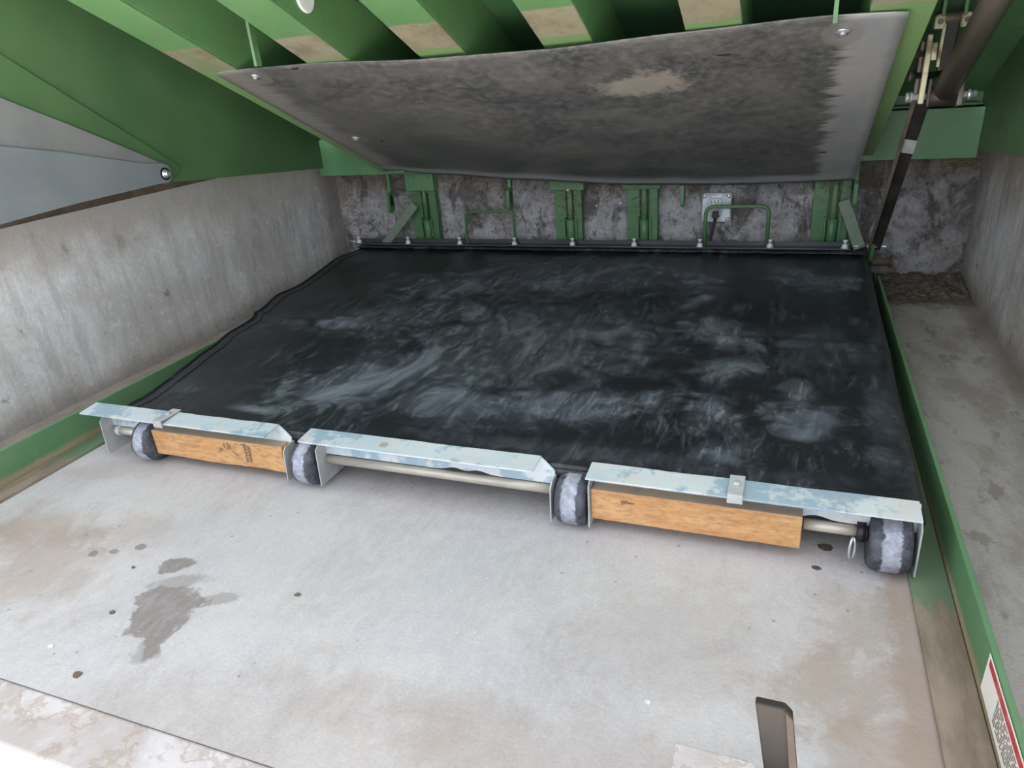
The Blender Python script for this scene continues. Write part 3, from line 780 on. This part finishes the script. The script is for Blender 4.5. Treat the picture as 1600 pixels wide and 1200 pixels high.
# ------------------------------------------------------------------ front brackets, axle, wheels, wood
def bracket(x0, x1, g0, g1, label, clip=None, notch=(), hole=None):
    t = thing('front_bracket', ((x0 + x1) / 2, -1.63, 0), label, 'bracket', 'galvanised brackets along the front of the bag')
    m = MB(); n = 60
    def fl(u_, v_):
        x = x0 + (x1 - x0) * u_
        d = sum(.006 * math.exp(-((x - q) / .018) ** 2) for q in notch)
        y = -1.617 - .048 * v_ + (-d if v_ < .1 else 0)
        inset = .012 * v_ if False else 0
        return (x, y, .1245 - .004 * v_ + .0006 * nz(x * 9, v_))
    m.grid(fl, n, 4, (0, 0, -.003), False)
    m.build('top_flange', 'galv', t)
    if hole is not None:
        MB().lathe((hole, -1.642, .1225), (0, 0, 1), [(0, .009), (.0008, .009)], 16).build('hole', 'rod', t)
    w = MB()
    def wb_(u_, v_):
        x = x0 + .004 + (g1 - x0 - .004) * u_
        d = sum(.007 * math.exp(-((x - q - .03) / .02) ** 2) for q in notch)
        zt = .122
        if x > x1: zt = .122 - (x - x1) * 1.05 
        zb = .071 + d
        return (x, -1.617 - .004 * (1 - v_), zb + (max(zt, zb + .004) - zb) * v_)
    w.grid(wb_, n, 3, (0, .003, 0), False)
    w.build('web', 'galv', t)
    for gx in (g0, g1):
        poly = [(-1.656, .012), (-1.650, .078), (-1.640, .088), (-1.545, .085), (-1.545, .030), (-1.57, .010)] if gx == g1 and g1 < .8 else [(-1.656, .012), (-1.652, .094), (-1.640, .103), (-1.618, .103), (-1.616, .088), (-1.545, .085), (-1.545, .030), (-1.57, .010)]
        MB().prism([(gx - .0015, y, z) for y, z in poly], (.003, 0, 0)).build('end_plate', 'galv_dull', t, bevel=.001)
    if clip is not None:
        q = MB().box(clip - .012, clip + .012, -1.668, -1.610, .1255, .1285)
        q.box(clip - .012, clip + .012, -1.671, -1.668, .112, .1285)
        co = q.build('clip', 'galv_dull', t, bevel=.001)
        MB().lathe((clip, -1.637, .1285), (0, 0, 1), [(0, .007), (.003, .006), (.004, .003)], 12).build('rivet', 'galv_dull', co)
    return t
bracket(-.845, -.322, -.808, -.297, 'leftmost galvanised bracket above the stamped wood block', clip=-.604, notch=(-.52, -.42))
bracket(-.240, .257, -.213, .282, 'middle galvanised bracket with a bare axle rod under it', notch=(.05, .10), hole=-.055)
bracket(.352, .860, .353, .864, 'rightmost galvanised bracket with a small square clip on top', clip=.597, notch=(.50, .69))

AY, AZ = -1.622, .060
ax = thing('roller_axle', (0, AY, 0), 'pale axle rod with four grey rubber rollers under the front brackets', 'axle')
for a, b in ((-.815, -.716), (-.235, .283), (.703, .795)):
    MB().cyl((a, AY, AZ), (b, AY, AZ), .0095, seg=18).build('rod', 'rod', ax)
MB().cyl((-.795, AY, AZ), (-.782, AY, AZ), .013, seg=18).build('collar', 'galv_dull', ax)
MB().cyl((.780, AY, AZ), (.793, AY, AZ), .017, seg=18).build('collar', 'plastic', ax)
for a, b in ((-.716, -.664), (-.278, -.224), (.291, .347), (.797, .857)):
    L_ = b - a; R_ = .0475
    prof = [(0, R_ * .55), (.001, R_ * .86), (.006, R_ * .955), (.016, R_), (L_ - .016, R_), (L_ - .006, R_ * .955), (L_ - .001, R_ * .86), (L_, R_ * .55)]
    MB().lathe((a, AY, R_), (1, 0, 0), prof, 40).build('roller', 'wheel', ax)
MB().tube([(.776 + .004 * math.sin(k * math.pi / 8), AY - .012 - .004 * math.sin(k * math.pi / 8), .055 - .020 * (1 - math.cos(k * math.pi / 8)) + 0) for k in range(9)] +
          [(.776 - .004 * math.sin(k * math.pi / 8), AY - .012 - .008 * math.sin(k * math.pi / 8), .015 + .020 * (1 - math.cos(k * math.pi / 8))) for k in range(1, 9)], .0022, 8).build('split_pin', 'chrome', ax)

def wood(x0, x1, mat, label, ragged):
    m = MB(); y0, y1, z0, z1 = -1.645, -1.585, .025, .0865; n = 40
    def ring(k):
        u_ = k / n; x = x0 + (x1 - x0) * u_; j = lambda s: .0012 * nz(x * 40, s)
        dx0 = lambda s: (.006 * nz(s * 3, 1) if k == 0 and ragged else 0) + (.004 * nz(s * 5, 9) if k == n and ragged else 0)
        return [(x + dx0(1), y0 + j(1), z0 + j(2) + (.003 if ragged else 0) * nz(x * 9, 3)), (x + dx0(2), y0 + j(3), z1 + j(4)), (x + dx0(3), y1, z1 + j(5)), (x + dx0(4), y1, z0)]
    vs = []
    for k in range(n + 1): vs += ring(k)
    fs = [(k * 4 + i, k * 4 + (i + 1) % 4, k * 4 + 4 + (i + 1) % 4, k * 4 + 4 + i) for k in range(n) for i in range(4)] + [(3, 2, 1, 0), (n * 4, n * 4 + 1, n * 4 + 2, n * 4 + 3)]
    m.add(vs, fs)
    t = thing('wood_block', ((x0 + x1) / 2, (y0 + y1) / 2, 0), label, 'wood block', 'wood blocks wedged under the brackets')
    m.build('block', mat, t, bevel=.002)
    return t
w1 = wood(-.662, -.305, 'wood', 'ragged orange wood block with dark lumber stamp under the leftmost bracket', True)
w2 = wood(.355, .700, 'wood2', 'clean-cut orange wood block between bracket and bare rod near the right angle', False)
# lumber stamp (illegible mill mark): slanted frame with cross bars, and faint marks
st = MB(); yS = -1.6475
def ink(x0, z0, x1, z1, w=.0016): st.bar((x0, yS, z0), (x1, yS, z1), w, .0008, up=(0, 1, 0))
X0 = -.400
ink(X0, .0815, X0 - .002, .040); ink(X0 + .011, .0800, X0 + .010, .041)
for k in range(6): ink(X0 + .0005, .076 - .0068 * k, X0 + .0105, .0795 - .0068 * k)
ink(X0 - .008, .081, X0 + .004, .083); ink(X0 - .006, .076, X0 - .001, .0765)
for (x, z, dx, dz) in ((-.470, .066, .006, -.004), (-.468, .062, .006, .003), (-.472, .059, .006, -.001), (-.456, .080, .001, -.012), (-.446, .082, .002, -.016), (-.452, .068, .006, -.001), (-.440, .078, .001, -.012), (-.435, .062, .006, -.006), (-.428, .056, .004, -.005), (-.426, .081, .008, .0005)):
    ink(x, z, x + dx, z + dz, .0012)
st.build('lumber_stamp', 'ink', w1)['label'] = 'faded dark ink stamp'
st = MB()
for (x, z, dx, dz) in ((.409, .071, .012, .001), (.410, .071, .002, -.007), (.413, .068, .006, 0), (.424, .070, .008, -.001), (.420, .0695, .006, .0005)):
    ink(x, z, x + dx, z + dz, .0016)
st.build('lumber_stamp', 'ink', w2)['label'] = 'faint dark ink traces'

# ------------------------------------------------------------------ lip linkage at right
lk = thing('lip_linkage', (.91, -.1, .12), 'dark linkage bar and tube hanging from the deck by the right wall', 'linkage')
pA, pB = Vector((.912, -.113, .135)), Vector((.924, -.600, .631)); Vw = (-.12, -.98, .17)
MB().bar(pA, pB, .030, .010, up=Vw, w2=.030, h2=.012).build('flat_bar', 'black', lk, bevel=.0012)
sd = (pB - pA).normalized().cross(Vector(Vw)).normalized()
MB().bar(pA - sd * .018, pB - sd * .020, .009, .030, up=Vw, w2=.011).build('bar_lit_side', 'brownbar', lk, bevel=.0012)  # lit narrow side of the bar, put in as a paler brown strip
mid = pA + (pB - pA) * .70
MB().bar(mid, mid + (pB - pA) * .075, .031, .013, up=Vw).build('bare_band', 'galv_dull', lk)
MB().bar((.904, -.13, .165), (.902, -.10, .095), .010, .020, up=(0, 1, .3)).build('foot_plate', 'green', lk, bevel=.001)
MB().lathe((.884, -.125, .145), (1, 0, 0), [(0, .004), (.004, .006), (.05, .004), (.056, .007), (.06, .004)], 12).build('foot_pin', 'chrome', lk)
tb = Vector((.986, -.47, .640)); tdir = Vector((.009, -.32, .171)).normalized()
MB().tube([tb - tdir * .01, tb + tdir * .95], .0265, 24).build('tube', 'tube', lk)
# cream side link with pin heads
MB().prism([(.944, -.462, .606), (.944, -.444, .606), (.944, -.436, .69), (.944, -.440, .752), (.944, -.462, .756), (.944, -.470, .69)], (-.012, 0, 0)).build('link_plate', 'cream', lk, bevel=.003)
MB().prism([(.930, -.452, .612), (.930, -.432, .612), (.930, -.424, .69), (.930, -.432, .742), (.930, -.456, .742)], (-.009, 0, 0)).build('link_plate', 'brownbar', lk, bevel=.003)
for z, l, hm, sm in ((.622, .135, 'rod', 'galv_dull'), (.669, .085, 'brownbar', 'plastic'), (.716, .030, 'brownbar', 'black')):
    MB().lathe((.908, -.452, z), (1, 0, 0), [(0, .009), (.001, .0115), (.011, .0115), (.012, .0072), (l, .0072)], 16).build('pin', sm, lk)
    MB().lathe((.905, -.452, z), (1, 0, 0), [(0, .009), (.001, .0115), (.010, .0115)], 16).build('pin_head', hm, lk)
MB().lathe((1.032, -.452, .622), (1, 0, 0), [(0, .013), (.008, .013), (.008, .009), (.018, .009), (.021, .006)], 6).build('nut', 'chrome', lk)
MB().cyl((.952, -.452, .620), (1.010, -.452, .620), .0225, seg=22).build('clevis', 'black', lk)
MB().prism([(1.022, -.478, .600), (1.022, -.430, .594), (1.022, -.430, .645), (1.022, -.470, .660)], (-.012, 0, 0)).build('clevis_cheek', 'brownbar', lk, bevel=.003)
MB().prism([(.956, -.470, .662), (.956, -.436, .662), (.956, -.440, .60), (.956, -.474, .60)], (-.008, 0, 0)).build('clevis_cheek', 'black', lk, bevel=.003)
# dark upper link to the deck lugs
MB().bar((.976, -.44, .672), (.982, -.44, .796), .026, .020, up=(0, 1, 0), w2=.034).build('upper_link', 'black', lk, bevel=.005)
MB().bar((.962, -.455, .685), (.964, -.452, .775), .006, .010, up=(0, 1, 0)).build('worn_edge', 'cream', lk)
MB().bar((.949, -.46, .738), (.951, -.46, .700), .012, .014, up=(0, 1, 0)).build('spacer', 'cream', lk, bevel=.003)
for x in (.953, 1.006):
    MB().prism([(x - .011, -.465, .765), (x - .011, -.435, .765), (x - .011, -.432, .785), (x - .011, -.445, .797), (x - .011, -.462, .795)], (.022, 0, 0)).build('ear', 'cream', lk, bevel=.004)
    MB().lathe((x, -.466, .780), (0, -1, 0), [(0, .006), (.004, .006)], 10).build('ear_pin', 'brownbar', lk)
MB().cyl((.945, -.446, .786), (1.020, -.446, .786), .012, seg=16).build('pin', 'brownbar', lk)
for x in (.957, 1.000):
    MB().box(x - .004, x + .004, -.468, -.425, .79, .885).build('deck_lug', 'green_lt', lk, bevel=.002)

for ch in lk.children:
    if ch.name.split('.')[0] not in ('flat_bar', 'bar_lit_side', 'bare_band', 'foot_plate', 'foot_pin'):
        ch.location = Vector(ch.location) + Vector((-.026, -.17, .006))

# short pin stub on the wall at the bag corner
ps = thing('pin_stub', (.93, -.10, .06), 'short rusty pipe stub with flange at the rear right bag corner', 'pipe stub')
MB().cyl((.905, -.10, .087), (.965, -.10, .087), .013, seg=16).build('stub', 'rust', ps)
MB().cyl((.962, -.10, .087), (.968, -.10, .087), .021, seg=20).build('flange', 'rust', ps)

# ------------------------------------------------------------------ warning label on right angle
lb = thing('warning_label', (.912, -2.0, .01), 'worn white label with red stripe stuck on the right side angle', 'label')
XS = .9124
MB().prism([(XS, -1.868, .078), (XS, -1.866, .020), (XS, -2.19, .014), (XS, -2.19, .078)], (-.0007, 0, 0)).build('label_sheet', 'label', lb)
MB().box(XS - .0014, XS - .0007, -2.19, -1.876, .066, .0755).build('red_stripe', 'red', lb)
pr = MB()
for k in range(8):
    z = .060 - .0045 * k; y = -1.925
    while y > -2.17:
        l_ = random.uniform(.006, .022); pr.box(XS - .0011, XS - .0007, y - l_, y, z - .0009, z + .0009); y -= l_ + random.uniform(.002, .005)
pr.build('fine_print', 'ink', lb)

# ------------------------------------------------------------------ lip keeper near the camera
kp = thing('lip_keeper', (.67, -2.12, 0), 'dark upright steel bar standing at the front edge of the pit', 'post')
q = MB()
poly = [(.649, .194), (.6765, .194), (.6835, .186), (.712, -.02), (.682, -.02)]
q.prism([(x, -2.12, z) for x, z in poly], (0, -.010, 0)); q.build('bar', 'post', kp, bevel=.002)
MB().prism([(.6770, -2.1305, .193), (.6835, -2.1305, .186), (.712, -2.1305, -.02), (.702, -2.1305, -.02)], (0, -.003, 0)).build('edge', 'rust', kp)
MB().box(.574, .655, -2.20, -2.118, .091, .099).build('plate', 'curb', kp, bevel=.002)
MB().box(.60, .64, -2.19, -2.16, 0, .091).build('foot', 'green_old', kp, bevel=.002)
lkp = thing('lip_keeper', (-.83, -2.03, 0), 'small green steel stop at the left edge by the side angle', 'post')
MB().prism([(-.86, -1.985, .03), (-.778, -1.985, .03), (-.770, -2.0, .03), (-.785, -2.05, .03), (-.86, -2.05, .03)], (0, 0, .008)).build('plate', 'green', lkp, bevel=.002)
MB().box(-.85, -.83, -2.04, -2.0, 0, .03).build('foot', 'green', lkp)

# ------------------------------------------------------------------ dirt and litter
def heap(u_, v_):
    x = .925 + .262 * u_; y = -.27 + .262 * v_
    ve = max(0, v_ - .14 - .16 * nz(x * 11, 4) - .07 * nz(x * 40, 2)); h = .032 * min(1, ve * 2.0) * (.75 + .5 * nz(x * 14, y * 14)) + (.007 * nz(x * 60, y * 60) if ve > 0 else -.004)
    if v_ < .12: h *= v_ / .12
    return (x, y, max(-.003, h))
dh = MB().grid(heap, 50, 50, (0, 0, -.0008)).build('dirt_heap', 'dirt')
dh['kind'] = 'stuff'; tag(dh, 'dark heap of leaf dirt in the rear right corner', 'dirt')
lt = MB()
def chip(mb, c, l, w):
    d = Vector((random.gauss(0, 1), random.gauss(0, 1), random.gauss(0, .35))).normalized(); s = d.cross(Vector((random.gauss(0, 1), random.gauss(0, 1), random.gauss(0, 1)))).normalized()
    c = Vector(c); t_ = d.cross(s) * .0004
    a = [c - d * l / 2, c + s * w / 2, c + d * l / 2, c - s * w / 2]
    mb.add([p for p in a] + [p + t_ for p in a], [(0, 1, 2, 3), (7, 6, 5, 4), (0, 4, 5, 1), (1, 5, 6, 2), (2, 6, 7, 3), (3, 7, 4, 0)])
for _ in range(900):
    u_, v_ = random.random(), random.random() ** .7
    p = heap(u_, v_); chip(lt, (p[0], p[1] - (.03 if random.random() < .1 else 0), p[2] + .002), random.uniform(.006, .02), random.uniform(.001, .004))
o = lt.build('litter', 'litter'); o['kind'] = 'stuff'; tag(o, 'dark twigs and leaf crumbs strewn over the rear right corner heap', 'litter')
sw = MB()
for cx, w, zc_, hz, n in ((-.77, .05, .34, .06, 150), (-.14, .05, .30, .06, 260), (.13, .05, .28, .10, 130), (.77, .05, .33, .07, 150), (-.45, .14, .245, .035, 150), (-1.12, .05, .30, .10, 160), (.55, .5, .36, .03, 120), (-.5, .5, .37, .03, 160), (1.12, .05, .40, .03, 120), (.02, .05, .33, .04, 60)):
    for _ in range(n * 2):
        chip(sw, (random.gauss(cx, w * .6), random.uniform(-.062, -.018), random.gauss(zc_, hz * .7)), random.uniform(.007, .026), random.uniform(.0010, .0030))
o = sw.build('cobweb_straw', 'straw'); o['kind'] = 'stuff'; tag(o, 'dry straw bits caught in cobwebs on the rear wall', 'straw')

# paper flecks and dry leaves, each one a thing
def fleck(x, y, z, s, mat, name, label, cat, wall=True, grp=None):
    m = MB(); n = 7
    pts = []
    for k in range(n):
        a = 2 * math.pi * k / n; rr = s * random.uniform(.7, 1.1)
        pts.append((x + rr * math.cos(a), y + (0 if wall else rr * math.sin(a) * .8), z + (rr * math.sin(a) if wall else 0)))
    m.prism(pts, (0, -.0012, 0) if wall else (0, 0, .0015))
    return tag(m.build(name, mat), label, cat, grp)
fleck(-.545, -.092, .165, .008, 'leaf', 'dry_leaf', 'pale dry leaf stuck on the left rod handle', 'leaf')
fleck(-.455, -.03, .165, .008, 'leaf', 'dry_leaf', 'round pinkish dry leaf on wall inside the left handle', 'leaf')
fleck(-.080, -.05, .140, .008, 'leaf', 'dry_leaf', 'reddish dry leaf at the foot of a centre post', 'leaf')
fleck(.045, -.03, .320, .006, 'leaf', 'dry_leaf', 'orange dry leaf below the sheet between the centre posts', 'leaf')
fleck(.050, -.03, .275, .005, 'pale', 'paper_fleck', 'round white fleck between the centre posts', 'fleck')
fleck(-.040, -.03, .265, .004, 'pale', 'paper_fleck', 'bluish white fleck right of the second post', 'fleck')
fleck(-.140, -.06, .330, .005, 'pale', 'paper_fleck', 'white fleck on the cap of the second post', 'fleck')
fleck(1.12, -.20, .034, .006, 'leaf', 'dry_leaf', 'small orange leaf on the corner dirt heap', 'leaf', False)
fleck(1.05, -.24, .020, .010, 'leaf', 'dry_leaf', 'brown round leaf at front of the corner dirt heap', 'leaf', False)
G = 'crumbs on the concrete floor'
for (x, y, s, mt, lbl) in [(-.349, -2.061, .007, 'litter', 'dark crumb on the floor left of the large oil stain'), (-.068, -1.94, .006, 'litter', 'dark crumb on the floor right of the large oil stain'),
                           (.742, -1.597, .013, 'litter', 'large dark flake on the floor behind the clean wood block end'), (.727, -1.655, .008, 'litter', 'dark chip on the floor before the clean wood block end'),
                           (-.287, -2.179, .008, 'rust', 'rusty scrap on the floor near the front seam'), (-.381, -2.148, .005, 'pale', 'pale crumb on the floor near the front left seam'),
                           (-.41, -1.96, .004, 'litter', 'tiny dark crumb above the large oil stain'), (.52, -1.99, .005, 'pale', 'pale crumb on the floor left of the dark upright bar')]:
    fleck(x, y, .0003, s, mt, 'floor_crumb', lbl, 'crumb', False, G)
